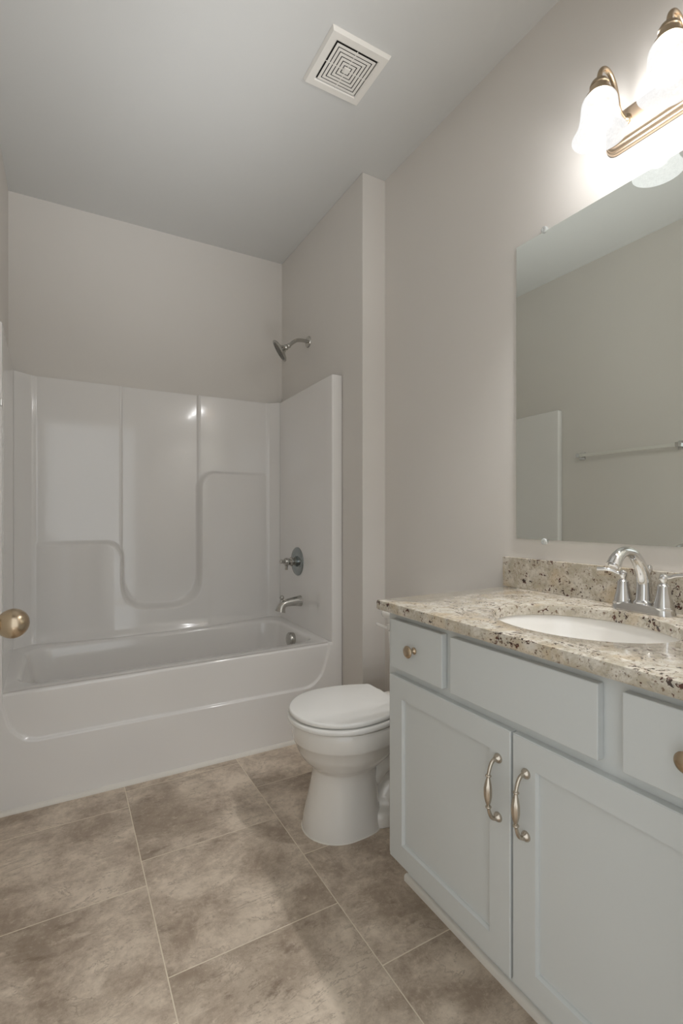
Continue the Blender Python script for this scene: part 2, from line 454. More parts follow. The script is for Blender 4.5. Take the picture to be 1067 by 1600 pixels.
def side_panel(sgn):
    # plan section: corner column -> side face -> rounded nose -> front flange face -> outer wall
    if sgn < 0: xi_b, xi_f, xo = -0.2125, FL, XL + 0.002
    else: xi_b, xi_f, xo = 1.2055, FR, XA - 0.002
    yb = back_y(xi_b, 1.6)
    s = 1 if sgn > 0 else -1
    r = 0.007
    pts = [(xi_b, yb)]
    for t in frange(0, 1, 10)[1:]:
        pts.append((xi_b + (xi_f - xi_b) * t, yb + (YFR + r - yb) * t))
    for a in frange(0, PI / 2, 6)[1:]:
        pts.append((xi_f + s * r * (1 - math.cos(a)), YFR + r - r * math.sin(a)))
    pts.append((xo - s * 0.004, YFR)); pts.append((xo, YFR + 0.004)); pts.append((xo, YFR + 0.03))
    bm = bmesh.new()
    zl = [0.40] + frange(0.5, TZ - 0.006, 4) + [TZ - 0.002, TZ]
    Vv = []
    for j, z in enumerate(zl):
        row = []
        for i, (x, y) in enumerate(pts):
            off = 0.004 if j == len(zl) - 1 else (0.001 if j == len(zl) - 2 else 0)
            # keep the flange down to the floor
            zz = z
            xx, yy = x, y
            if i > 10: yy += off
            if 0 < i < 14: xx += s * off
            if i > 10 and j == 0: zz = 0.0
            row.append(bm.verts.new((xx, yy, zz)))
        Vv.append(row)
    for a, b in zip(Vv, Vv[1:]):
        for i in range(len(pts) - 1): bm.faces.new((a[i], a[i + 1], b[i + 1], b[i]))
    tp = Vv[-1]
    cap = [bm.verts.new((xo, v.co.y, TZ)) for v in tp[:11]]
    for i in range(10): bm.faces.new((tp[i], tp[i + 1], cap[i + 1], cap[i]))
    bm.faces.new(tp[10:] + [cap[10]])
    return T(obj('side_panel', bm, 'gel', tub, smooth=50))
side_panel(-1); side_panel(1)

# apron with its recessed field
def apron_d(x, z):
    lean = 0.055 * max(0, z - 0.25) / 0.2
    x0, x1 = -0.160 - lean * 0.9, 1.118 + lean * 1.15
    d = sdrb(x, z, x0, x1, 0.252, 1.2, 0.085)
    rec = 1 - sst(d, -0.007, 0.002)
    return rec
RR = 0.016
def apron_pt(x, z):
    zr = rimz(x)
    y = YFR - 0.0006 + 0.011 * apron_d(x, z) - 0.002 * sst(z, 0.30, 0.45) * apron_d(x, z)
    return (x, y, z)
xs = sorted(set([round(v, 5) for v in frange(XL + 0.004, XA - 0.004, 160)] + [round(c + d, 5) for c in (-0.165, -0.19, 1.125, 1.15, 1.175) for d in frange(-0.03, 0.03, 20)]))
xs = sorted([x for x in xs if FL - 0.012 < x < FR + 0.012] + [FL - 0.012, FR + 0.012])
bm = bmesh.new()
rows = [('z', z) for z in [0.0, 0.1, 0.18] + frange(0.22, 0.30, 26) + frange(0.31, 0.425, 16)]
VV = []
for _, z in rows: VV.append([bm.verts.new(apron_pt(x, z)) for x in xs])
for a in frange(0, PI / 2, 8):
    row = []
    for x in xs:
        inside = sst(x, FL - 0.002, FL + 0.012) * (1 - sst(x, FR - 0.012, FR + 0.002))
        y, zr = apron_pt(x, 0.43)[1], rimz(x)
        r = RR
        row.append(bm.verts.new((x, y + r * (1 - math.cos(a)), zr - r + r * math.sin(a))))
    VV.append(row)
for a, b in zip(VV, VV[1:]):
    for i in range(len(xs) - 1): bm.faces.new((a[i], a[i + 1], b[i + 1], b[i]))
T(obj('apron', bm, 'gel', tub, smooth=60, recalc=False))
# basin: deck, lip, sloping walls, floor
def bring(x0, x1, y0, y1, r, z, dz=0.0, k=10):
    return [(x, y, z + (rimz(x) - 0.455) + dz) for x, y, _ in rrect(x0, x1, y0, y1, r, 0, k)]
bm = bmesh.new()
rings = [bring(FL - 0.03, FR + 0.03, YFR + 0.012, 2.96, 0.01, 0.455),
         bring(-0.165, 1.155, 2.272, 2.887, 0.115, 0.4545),
         bring(-0.158, 1.149, 2.279, 2.881, 0.112, 0.4515),
         bring(-0.152, 1.144, 2.286, 2.876, 0.110, 0.445),
         bring(-0.147, 1.141, 2.292, 2.872, 0.110, 0.432),
         bring(-0.128, 1.132, 2.300, 2.864, 0.110, 0.34),
         bring(-0.075, 1.112, 2.312, 2.852, 0.115, 0.20),
         bring(-0.035, 1.095, 2.325, 2.840, 0.12, 0.13),
         bring(0.00, 1.070, 2.345, 2.820, 0.11, 0.100),
         bring(0.06, 1.02, 2.39, 2.775, 0.09, 0.088)]
loft(bm, rings, cap0=False)
T(obj('basin', bm, 'gel', tub, smooth=60))
bm = bmesh.new(); lathe(bm, [(0.032, 0), (0.032, 0.001), (0.026, 0.003), (0, 0.003)], (0.93, 2.58, 0.0885), n=32, caps=False)
o = T(obj('drain', bm, 'chrome', tub)); o['label'] = 'chrome tub drain'
bm = bmesh.new()
lathe(bm, [(0.036, -0.004), (0.0375, 0.004), (0.0375, 0.022), (0.034, 0.027), (0.020, 0.030), (0, 0.0305)], (1.134, 2.570, 0.404), (-1, 0, 0.08), n=40, caps=False)
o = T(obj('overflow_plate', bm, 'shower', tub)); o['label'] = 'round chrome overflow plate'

# ------------------------------------------------------------------ tub filler, valve, shower head
XS = 1.197
sp = thing('tub_spout', 'chrome tub spout with diverter below the shower valve', 'faucet', (XS, 2.60, 0.612))
def prt(name, bm, m, p, smooth=40, **kw):   # parts modelled in room coordinates under a thing without rotation
    o = obj(name, bm, m, p, smooth, **kw); o.location = -Vector(p.location); return o
def sub(name, bm, m, p, smooth=40, **kw):   # sub-part of a part that already carries the offset
    return obj(name, bm, m, p, smooth, **kw)
pth = spline([(XS, 2.6, 0.611), (XS - 0.03, 2.6, 0.611), (XS - 0.065, 2.6, 0.609), (XS - 0.092, 2.6, 0.605), (XS - 0.110, 2.6, 0.596), (XS - 0.120, 2.6, 0.580), (XS - 0.126, 2.6, 0.560)], 6)
rad = [v[0] for v in spline([(0.032,), (0.0275,), (0.0235,), (0.0215,), (0.022,), (0.0245,), (0.031,)], 6)]
bm = bmesh.new(); tube(bm, pth, rad, 28)
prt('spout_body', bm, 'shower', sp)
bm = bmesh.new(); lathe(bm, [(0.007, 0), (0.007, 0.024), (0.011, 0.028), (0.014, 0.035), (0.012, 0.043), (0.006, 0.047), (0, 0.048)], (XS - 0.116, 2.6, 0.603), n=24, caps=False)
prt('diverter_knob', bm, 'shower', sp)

va = thing('shower_valve', 'chrome round shower valve with lever handle on the tub wall', 'valve', (XS, 2.64, 0.836))
bm = bmesh.new()
lathe(bm, [(0.083, -0.003), (0.083, 0.003), (0.079, 0.007), (0.062, 0.011), (0.050, 0.013), (0.046, 0.012), (0.030, 0.012), (0.030, 0.02), (0, 0.02)], (XS, 2.64, 0.836), (-1, 0, 0), 56, caps=False)
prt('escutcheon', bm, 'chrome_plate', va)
bm = bmesh.new()
lathe(bm, [(0.024, 0.016), (0.025, 0.028), (0.019, 0.031), (0.026, 0.036), (0.027, 0.044), (0.020, 0.049), (0.0165, 0.052), (0.0215, 0.058), (0.0235, 0.070), (0.020, 0.082), (0.012, 0.086), (0.010, 0.090)], (XS, 2.64, 0.836), (-1, 0, 0), 36)
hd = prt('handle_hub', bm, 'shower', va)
bm = bmesh.new()
tube(bm, spline([(XS - 0.080, 2.64, 0.838), (XS - 0.095, 2.637, 0.839), (XS - 0.112, 2.634, 0.840)], 5), [0.010, 0.0105, 0.011, 0.0115, 0.0115, 0.011, 0.011, 0.012, 0.0125, 0.0125, 0.011], 20)
lathe(bm, [(0.009, 0), (0.0075, 0.018), (0.008, 0.03), (0, 0.033)], (XS - 0.070, 2.64, 0.820), (0.05, 0.2, -1), 18, caps=False)
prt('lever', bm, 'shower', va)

sh = thing('shower_fixture', 'chrome shower head on a bent arm above the surround', 'shower head', (XA, 2.60, 2.118))
bm = bmesh.new(); lathe(bm, [(0.033, -0.001), (0.033, 0.003), (0.030, 0.008), (0.020, 0.011), (0.013, 0.012), (0, 0.012)], (XA, 2.60, 2.118), (-1, 0, 0), 40, caps=False)
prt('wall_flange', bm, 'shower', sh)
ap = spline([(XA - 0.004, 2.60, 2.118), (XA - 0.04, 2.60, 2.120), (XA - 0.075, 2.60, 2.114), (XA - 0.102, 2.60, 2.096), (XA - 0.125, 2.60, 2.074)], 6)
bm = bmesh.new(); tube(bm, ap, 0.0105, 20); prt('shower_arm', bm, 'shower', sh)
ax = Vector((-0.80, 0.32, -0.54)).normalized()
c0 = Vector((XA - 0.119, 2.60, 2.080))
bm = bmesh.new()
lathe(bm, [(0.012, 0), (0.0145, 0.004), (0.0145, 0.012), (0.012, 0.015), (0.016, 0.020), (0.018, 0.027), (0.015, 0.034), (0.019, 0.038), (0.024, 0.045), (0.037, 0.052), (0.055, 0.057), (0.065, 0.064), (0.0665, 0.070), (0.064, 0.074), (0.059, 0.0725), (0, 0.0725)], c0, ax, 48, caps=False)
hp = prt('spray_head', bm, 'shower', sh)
bm = bmesh.new()
lathe(bm, [(0.055, 0.0725), (0.053, 0.075), (0.033, 0.076), (0.031, 0.074), (0.014, 0.074), (0.012, 0.076), (0, 0.076)], c0, ax, 40, caps=False)
mt = axis_matrix(ax, c0)
for ring, n in ((0.020, 8), (0.034, 16), (0.042, 22)):
    for i in range(n):
        a = 2 * PI * i / n; p = mt @ Vector((ring * math.cos(a), ring * math.sin(a), 0.074))
        lathe(bm, [(0.0022, 0), (0.0016, 0.004), (0, 0.0042)], p, ax, 6, caps=False)
fp = sub('spray_face', bm, 'rubber', hp); fp['label'] = 'grey nozzle face'

# ------------------------------------------------------------------ toilet
TC = 1.557
to = thing('toilet', 'white round-front toilet with closed lid between vanity and tub', 'toilet', (0.9, TC, 0))
def egg(xf, xb, hw, z, xc=None, nb=2.6, nf=2.0, n=64, cy=TC):
    if xc is None: xc = xf + hw * 1.05
    pts = []
    for i in range(n):
        a = 2 * PI * i / n; c, s = math.cos(a), math.sin(a)
        e, L = (nb, xb - xc) if c > 0 else (nf, xc - xf)
        x = xc + math.copysign(abs(c) ** (2 / e), c) * L
        y = cy + math.copysign(abs(s) ** (2 / e), s) * hw
        pts.append((x, y, z))
    return pts
bm = bmesh.new()
R = [egg(0.735, 1.02, 0.124, 0.0, nb=3), egg(0.735, 1.02, 0.124, 0.012, nb=3), egg(0.741, 1.012, 0.119, 0.05, nb=3), egg(0.757, 1.005, 0.110, 0.11, nb=3), egg(0.770, 1.0, 0.103, 0.17, nb=3),
     egg(0.776, 1.0, 0.101, 0.205, nb=3), egg(0.774, 1.01, 0.107, 0.214, nb=2.8), egg(0.755, 1.03, 0.124, 0.232, nb=2.6), egg(0.732, 1.06, 0.146, 0.256, nb=2.5), egg(0.717, 1.08, 0.162, 0.283, nb=2.5),
     egg(0.709, 1.09, 0.170, 0.312, nb=2.5), egg(0.7035, 1.09, 0.1755, 0.317, nb=2.5), egg(0.700, 1.09, 0.178, 0.325, nb=2.5), egg(0.698, 1.09, 0.180, 0.372, nb=2.5), egg(0.702, 1.088, 0.176, 0.381, nb=2.5), egg(0.712, 1.08, 0.168, 0.383, nb=2.5)]
loft(bm, R)
prt('bowl', bm, 'china', to, smooth=50)
# trapway body behind the pedestal
bm = bmesh.new()
loft(bm, [rrect(0.95, 1.28, TC - 0.122, TC + 0.122, 0.05, 0.0), rrect(0.95, 1.28, TC - 0.122, TC + 0.122, 0.05, 0.035), rrect(0.95, 1.27, TC - 0.114, TC + 0.114, 0.05, 0.052), rrect(0.95, 1.26, TC - 0.075, TC + 0.075, 0.05, 0.064), rrect(0.95, 1.25, TC - 0.06, TC + 0.06, 0.05, 0.11), rrect(0.95, 1.25, TC - 0.06, TC + 0.06, 0.05, 0.28)])
for s in (-1, 1):
    yy = TC + s * 0.044
    pth = spline([(0.98, yy, 0.24), (1.05, yy, 0.285), (1.13, yy, 0.275), (1.18, yy, 0.21), (1.15, yy, 0.13), (1.08, yy, 0.10), (1.03, yy, 0.06)], 7)
    tube(bm, pth, [0.045] * len(pth), 20)
    pth = spline([(0.97, yy, 0.15), (1.03, yy, 0.20), (1.10, yy, 0.19)], 6)
    tube(bm, pth, [0.04] * len(pth), 18)
o = prt('trapway', bm, 'china', to, smooth=60)
rm = o.modifiers.new('blend', 'REMESH'); rm.mode = 'VOXEL'; rm.voxel_size = 0.005; rm.use_smooth_shade = True
sm = o.modifiers.new('soften', 'SMOOTH'); sm.iterations = 10; sm.factor = 0.6
# shelf that carries the tank
bm = bmesh.new()
loft(bm, [rrect(1.0, 1.30, TC - 0.08, TC + 0.08, 0.04, 0.25), rrect(1.02, 1.34, TC - 0.105, TC + 0.105, 0.04, 0.31), rrect(1.04, 1.345, TC - 0.115, TC + 0.115, 0.04, 0.375), rrect(1.045, 1.34, TC - 0.108, TC + 0.108, 0.035, 0.386)])
prt('tank_shelf', bm, 'china', to, smooth=50)
def lid_outline(xf, xb, hw, z):
    """round front, sides tapering back to a straight hinge edge with tight corners"""
    xc = xf + hw * 1.04; r = 0.016; half = []
    for i in range(25):
        a = PI / 2 * i / 24; half.append((xc - (xc - xf) * math.cos(a), hw * math.sin(a)))
    L = xb - xc; yb = hw * 0.70
    for i in range(1, 13):
        t = i / 12 * (1 - r / L); half.append((xc + L * t, hw - (hw - yb) * t ** 2.1))
    y1 = half[-1][1]
    for i in range(1, 6):
        a = PI / 2 * i / 5; half.append((xb - r + r * math.sin(a), y1 - r * 0.9 * (1 - math.cos(a))))
    pts = [(x, TC + y, z) for x, y in half] + [(x, TC - y, z) for x, y in half[:0:-1]]
    return pts
def slab(name, z0, z1, xf, xb, hw, r, dome=0.0):
    bm = bmesh.new(); rg = []
    for a in frange(0, PI / 2, 4): q = r * (1 - math.sin(a)); rg.append(lid_outline(xf + q, xb - q, hw - q, z0 + r * (1 - math.cos(a))))
    for a in frange(0, PI / 2, 5): q = r * (1 - math.cos(a)); rg.append(lid_outline(xf + q, xb - q, hw - q, z1 - r + r * math.sin(a)))
    for q in (0.012, 0.03, 0.06, 0.10, 0.14): rg.append(lid_outline(xf + r + q, xb - r - q, hw - r - q, z1 + dome * (1 - (1 - q / 0.14) ** 2)))
    loft(bm, rg)
    return prt(name, bm, 'seat', to, smooth=50)
slab('seat', 0.386, 0.4055, 0.683, 1.082, 0.187, 0.008)
slab('lid', 0.4085, 0.4255, 0.689, 1.083, 0.181, 0.0075, dome=0.005)
for s in (-1, 1):
    bm = bmesh.new(); loft(bm, [rrect(1.065, 1.105, TC + s * 0.075 - 0.02, TC + s * 0.075 + 0.02, 0.009, z) for z in (0.384, 0.408)] + [rrect(1.07, 1.10, TC + s * 0.075 - 0.015, TC + s * 0.075 + 0.015, 0.007, 0.413)])
    prt('hinge', bm, 'seat', to)
bm = bmesh.new()
loft(bm, [rrect(1.235, 1.362, TC - 0.125, TC + 0.125, 0.03, 0.386), rrect(1.215, 1.365, TC - 0.143, TC + 0.143, 0.045, 0.40), rrect(1.203, 1.366, TC - 0.156, TC + 0.156, 0.05, 0.44), rrect(1.193, 1.366, TC - 0.167, TC + 0.167, 0.045, 0.52), rrect(1.186, 1.366, TC - 0.176, TC + 0.176, 0.04, 0.62), rrect(1.184, 1.366, TC - 0.180, TC + 0.180, 0.036, 0.678)])
prt('tank', bm, 'china', to, smooth=50)
bm = bmesh.new()
loft(bm, [rrect(1.185, 1.368, TC - 0.182, TC + 0.182, 0.035, 0.677), rrect(1.172, 1.371, TC - 0.192, TC + 0.192, 0.038, 0.680), rrect(1.168, 1.372, TC - 0.196, TC + 0.196, 0.04, 0.688), rrect(1.168, 1.372, TC - 0.196, TC + 0.196, 0.04, 0.698), rrect(1.172, 1.371, TC - 0.192, TC + 0.192, 0.037, 0.705), rrect(1.182, 1.368, TC - 0.182, TC + 0.182, 0.03, 0.708)])
prt('tank_lid', bm, 'china', to, smooth=50)
bm = bmesh.new()
lathe(bm, [(0.016, -0.004), (0.016, 0.004), (0.013, 0.008), (0, 0.010)], (1.186, TC + 0.135, 0.640), (-1, 0, 0), 28, caps=False)
tube(bm, spline([(1.176, TC + 0.130, 0.640), (1.170, TC + 0.155, 0.641), (1.167, TC + 0.185, 0.643), (1.166, TC + 0.205, 0.645)], 5), [0.0075] * 12 + [0.007, 0.006, 0.005, 0.003], 14, flat=[0.8] * 16)
o = prt('flush_lever', bm, 'china', to); o['label'] = 'almond flush lever'
bm = bmesh.new()
loft(bm, [egg(0.7315, 1.02, 0.1275, 0.0, nb=3), egg(0.7335, 1.02, 0.1255, 0.004, nb=3)])
prt('caulk_bead', bm, 'caulk', to)

# ------------------------------------------------------------------ vanity cabinet
VX, VF = 0.826, 0.845    # door faces / face frame
VY0, VY1, CTZ = 0.262, 1.204, 0.858
CB = CTZ - 0.0285        # underside of the counter
va2 = thing('vanity_cabinet', 'white shaker vanity cabinet under the granite counter', 'cabinet', (1.1, 0.733, 0))
ZB = 0.112
bm = bmesh.new()
box(bm, VF + 0.018, 1.374, VY1 - 0.016, VY1, ZB, CB); box(bm, VF + 0.018, 1.374, VY0, VY0 + 0.016, ZB, CB)
box(bm, VF + 0.018, 1.374, VY0 + 0.016, VY1 - 0.016, ZB, ZB + 0.016); box(bm, 1.362, 1.374, VY0 + 0.016, VY1 - 0.016, ZB + 0.016, CB)
box(bm, VF + 0.085, 1.374, VY1 - 0.016, VY1, 0, ZB); box(bm, VF + 0.085, 1.374, VY0, VY0 + 0.016, 0, ZB)
prt('carcass', bm, 'cab', va2, smooth=0)
bm = bmesh.new()   # face frame: stiles and rails
FW = 0.04
box(bm, VF, VF + 0.018, VY1 - FW, VY1, ZB, CB); box(bm, VF, VF + 0.018, VY0, VY0 + FW, ZB, CB)
for z0, z1 in ((ZB, ZB + 0.035), (0.642, 0.684), (CB - 0.035, CB)): box(bm, VF, VF + 0.018, VY0 + FW, VY1 - FW, z0, z1)
for y0 in (0.914, 0.502): box(bm, VF, VF + 0.018, y0, y0 + 0.04, 0.684, CB - 0.035)
box(bm, VF, VF + 0.018, 0.708, 0.752, ZB + 0.035, 0.642)
prt('face_frame', bm, 'cab', va2, smooth=0)
bm = bmesh.new(); box(bm, 0.912, 0.924, VY0, VY1 - 0.002, 0, ZB)
prt('toe_kick', bm, 'cab', va2, smooth=0)
bm = bmesh.new()
pr = [(0, 0), (-0.011, 0), (-0.011, 0.012), (-0.009, 0.017), (-0.005, 0.0195), (0, 0.020)]
ra = [bm.verts.new((0.912 + d, VY0, z)) for d, z in pr]; rb = [bm.verts.new((0.912 + d, VY1 + 0.004, z)) for d, z in pr]
for i in range(6): bm.faces.new((ra[i], ra[(i + 1) % 6], rb[(i + 1) % 6], rb[i]))
bm.faces.new(ra); bm.faces.new(rb)
prt('shoe_moulding', bm, 'trim', va2, smooth=50)

def knob(p, x, y, z):
    bm = bmesh.new()
    lathe(bm, [(0.0095, 0), (0.0095, 0.002), (0.007, 0.004), (0.0048, 0.008), (0.0045, 0.014), (0.0075, 0.0175), (0.0135, 0.0190), (0.0165, 0.0215), (0.0168, 0.0240), (0.0150, 0.0265), (0.0095, 0.0285), (0, 0.0292)], (x, y, z), (-1, 0, 0), 40, caps=False)
    return sub('knob', bm, 'bronze', p)
def slabfront(name, y0, y1, z0, z1, xf=VX, xb=VF):
    bm = bmesh.new(); box(bm, xf, xb - 0.0005, y0, y1, z0, z1)
    return prt(name, bm, 'cab', va2, smooth=0, bevel=0.0022)
DZ0, DZ1 = 0.672, 0.8095
d1 = slabfront('drawer', 0.951, 1.174, DZ0, DZ1); knob(d1, VX, 1.062, 0.7415)
slabfront('false_drawer_front', 0.5375, 0.921, DZ0, DZ1)
d2 = slabfront('drawer', 0.283, 0.494, DZ0, DZ1); knob(d2, VX, 0.3845, 0.7415)

def shaker(y0, y1, z0, z1, fw=0.058):
    bm = bmesh.new()
    ch, rc = 0.0022, 0.0095
    # outer front ring, chamfer, recessed panel: one mesh
    def rect(a, x): return [bm.verts.new(p) for p in ((x, y0 + a, z0 + a), (x, y1 - a, z0 + a), (x, y1 - a, z1 - a), (x, y0 + a, z1 - a))]
    back = rect(0, VF - 0.0005); s = rect(0, VX + ch); f = rect(ch, VX); i1 = rect(fw, VX); i2 = rect(fw + 0.0035, VX + 0.006); i3 = rect(fw + 0.004, VX + rc)
    L = [back, s, f, i1, i2, i3]
    for a, b in zip(L, L[1:]):
        for k in range(4): bm.faces.new((a[k], a[(k + 1) % 4], b[(k + 1) % 4], b[k]))
    bm.faces.new(back); bm.faces.new(i3)
    return prt('door', bm, 'cab', va2, smooth=0)
def pull(p, y, zc, x=VX):
    bm = bmesh.new()
    H = 0.064
    for s in (-1, 1):
        lathe(bm, [(0.0105, 0), (0.0108, 0.002), (0.0095, 0.005), (0.0075, 0.0075), (0.0055, 0.010), (0.0045, 0.013)], (x, y, zc + s * H), (-1, 0, 0), 28)
    half = [(-0.008, H, .0046), (-0.016, H - 0.0015, .0043), (-0.022, H - 0.007, .0042), (-0.0265, H - 0.016, .0040), (-0.0295, H - 0.026, .0036),
            (-0.0300, 0.0365, .0038), (-0.0302, 0.0350, .0058), (-0.0303, 0.0335, .0066), (-0.0304, 0.0318, .0058), (-0.0305, 0.0305, .0034), (-0.0308, 0.0270, .0044), (-0.0312, 0.0200, .0066), (-0.0316, 0.0100, .0086), (-0.0318, 0.0, .0093)]
    full = half + [(a, -b, r) for a, b, r in half[-2::-1]]
    fs = spline(full, 3)
    tube(bm, [(x + a, y, zc + b) for a, b, r in fs], [r for a, b, r in fs], 32, flute=[0.16 * max(0, 1 - abs(b) / 0.028) ** 0.5 if abs(b) < 0.028 else 0 for a, b, r in fs])
    o = sub('handle', bm, 'satin', p); o['label'] = 'brushed nickel bulbed pull'
    return o
dA = shaker(0.7345, 1.177, 0.124, 0.6495); pull(dA, 0.7665, 0.5155)
dB = shaker(0.2835, 0.7285, 0.124, 0.6495); pull(dB, 0.6925, 0.5155)

# ------------------------------------------------------------------ countertop, sink, faucet
ct = thing('countertop', 'speckled cream granite vanity counter with backsplash', 'countertop', (1.08, 0.74, CTZ))
SX, SY, AX, AY = 1.072, 0.742, 0.180, 0.214
X0, X1, Y0, Y1 = 0.810, 1.377, YN + 0.001, 1.221
def edge_pt(a, inset=0.0):
    """outer rectangle point in direction a from the sink centre, including exact corners by dense sampling"""
    c, s = math.cos(a), math.sin(a)
    x0, x1, y0, y1 = X0 + inset, X1, Y0, Y1 - inset
    t = 1e9
    if c > 1e-9: t = min(t, (x1 - SX) / c)
    if c < -1e-9: t = min(t, (x0 - SX) / c)
    if s > 1e-9: t = min(t, (y1 - SY) / s)
    if s < -1e-9: t = min(t, (y0 - SY) / s)
    return SX + c * t, SY + s * t
angs = set(2 * PI * i / 96 for i in range(96))
for x, y in ((X0, Y0), (X0, Y1), (X1, Y0), (X1, Y1)): angs.add(math.atan2(y - SY, x - SX) % (2 * PI))
angs = sorted(angs)
def orect(inset, z):
    out = []
    for a in angs:
        x, y = edge_pt(a)
        x = max(x, X0 + inset) if x < SX else x
        y = min(y, Y1 - inset) if y > SY else y
        out.append((x, y, z))
    return out
def oell(g, z): return [(SX + (AX + g) * math.cos(a), SY + (AY + g) * math.sin(a), z) for a in angs]
bm = bmesh.new()
th = CTZ - CB
rg = [oell(0.002, CB), oell(0.0, CB + 0.002), oell(0.0, CTZ - 0.004), oell(0.001, CTZ - 0.0012), oell(0.004, CTZ), orect(0.005, CTZ), orect(0.0015, CTZ - 0.0012), orect(0.0, CTZ - 0.005), orect(0.0, CB + 0.004), orect(0.003, CB)]
Rr = loft(bm, rg, False, False)
n = len(angs)
for k in range(n): bm.faces.new((Rr[-1][k], Rr[-1][(k + 1) % n], Rr[0][(k + 1) % n], Rr[0][k]))
prt('slab', bm, 'granite', ct, smooth=40)
prt('backsplash', bx(1.357, 1.377, Y0, 1.240, CTZ, CTZ + 0.104), 'granite', ct, smooth=0, bevel=0.0018)

sk = bmesh.new()
def se(f, z): return [(SX + (AX + 0.006) * f * math.cos(2 * PI * i / 64), SY + (AY + 0.006) * f * math.sin(2 * PI * i / 64), z) for i in range(64)]
loft(sk, [se(1.10, CB - 0.012), se(1.10, CB - 0.001), se(1.0, CB - 0.001), se(0.985, CB - 0.006), se(0.96, CB - 0.03), se(0.91, CB - 0.06), se(0.80, CB - 0.095), se(0.62, CB - 0.122), se(0.40, CB - 0.136), se(0.14, CB - 0.142),
          se(0.12, CB - 0.16), se(0.42, CB - 0.152), se(0.68, CB - 0.135), se(0.88, CB - 0.10), se(1.0, CB - 0.06), se(1.03, CB - 0.012), se(1.10, CB - 0.012)], False, False)
sink = thing('sink', 'white oval undermount sink set in the granite counter', 'sink', (SX, SY, CB))
prt('bowl', sk, 'sinkchina', sink, smooth=50)
bm = bmesh.new(); lathe(bm, [(0.024, -0.02), (0.024, 0.0), (0.022, 0.002), (0.016, 0.001), (0.013, 0.004), (0, 0.005)], (SX, SY, CB - 0.139), n=32, caps=False)
prt('drain', bm, 'chrome', sink)['label'] = 'chrome sink drain'

FX, FY, FZ = 1.307, 0.727, CTZ
fa = thing('faucet', 'chrome centerset faucet with two levers behind the sink', 'faucet', (FX, FY, FZ))
bm = bmesh.new()
def stad(g, z, k=14):
    r, L = 0.026 + g, 0.0515; pts = []
    for i in range(k + 1): a = PI * i / k; pts.append((FX + r * math.cos(a), FY + L + r * math.sin(a), z))
    for i in range(k + 1): a = PI + PI * i / k; pts.append((FX + r * math.cos(a), FY - L + r * math.sin(a), z))
    return pts
loft(bm, [stad(0.001, FZ), stad(0.001, FZ + 0.004), stad(-0.002, FZ + 0.016), stad(-0.004, FZ + 0.021), stad(-0.008, FZ + 0.0225)])
prt('base_plate', bm, 'chrome', fa)
for s in (-1, 1):
    bm = bmesh.new(); y = FY + s * 0.0515
    lathe(bm, [(v[0], v[1]) for v in spline([(0.0265, 0.0), (0.0245, 0.012), (0.0245, 0.020), (0.0225, 0.022), (0.0215, 0.030), (0.0178, 0.045), (0.0152, 0.060), (0.0143, 0.074)], 4)] + [(0.0115, 0.077), (0.0075, 0.080), (0.0072, 0.084), (0.0100, 0.089), (0.0105, 0.095), (0.008, 0.101), (0.004, 0.1035), (0, 0.104)], (FX, y, FZ), n=36, caps=False)
    h = prt('handle', bm, 'chrome', fa)
    bm = bmesh.new()
    d = Vector((-0.45, 0.9 * s, 0)).normalized() if s > 0 else Vector((0.10, -1.0, 0)).normalized()
    b0 = Vector((FX, y, FZ + 0.094))
    pp = spline([tuple(b0 + d * t + Vector((0, 0, q))) for t, q in ((0, 0), (0.012, 0.001), (0.024, 0.006), (0.040, 0.009), (0.060, 0.009))], 5)
    rr = [v[0] for v in spline([(0.0055,), (0.0048,), (0.0046,), (0.0050,), (0.0055,)], 5)]
    tube(bm, pp, rr, 16)
    lathe(bm, [(0.0055, -0.001), (0.0045, 0.003), (0, 0.004)], pp[-1], d, 16, caps=False)
    sub('lever', bm, 'chrome', h)
bm = bmesh.new()
pp = spline([(FX + 0.004, FY, FZ + 0.018), (FX + 0.006, FY, FZ + 0.05), (FX + 0.003, FY, FZ + 0.09), (FX - 0.018, FY, FZ + 0.128), (FX - 0.050, FY, FZ + 0.154), (FX - 0.086, FY, FZ + 0.158), (FX - 0.113, FY, FZ + 0.144), (FX - 0.127, FY, FZ + 0.126)], 7)
rr = [v[0] for v in spline([(0.0200,), (0.0185,), (0.0168,), (0.0150,), (0.0135,), (0.0132,), (0.0150,), (0.0172,)], 7)]
tube(bm, pp, rr, 28)
lathe(bm, [(0.023, 0.018), (0.0235, 0.026), (0.0205, 0.030), (0.0195, 0.031)], (FX + 0.004, FY, FZ), n=32)
spo = prt('spout', bm, 'chrome', fa)
bm = bmesh.new(); dd = (Vector(pp[-1]) - Vector(pp[-3])).normalized()
lathe(bm, [(0.0135, -0.002), (0.0135, 0.004), (0.011, 0.006), (0, 0.005)], pp[-1], dd, 24, caps=False)
sub('aerator', bm, 'chrome', spo)
bm = bmesh.new(); lathe(bm, [(0.0025, 0.0), (0.0025, 0.088), (0.0055, 0.090), (0.0085, 0.096), (0.0075, 0.104), (0.003, 0.108), (0, 0.1085)], (FX + 0.030, FY, FZ + 0.012), n=20, caps=False)
prt('lift_rod', bm, 'chrome', fa)

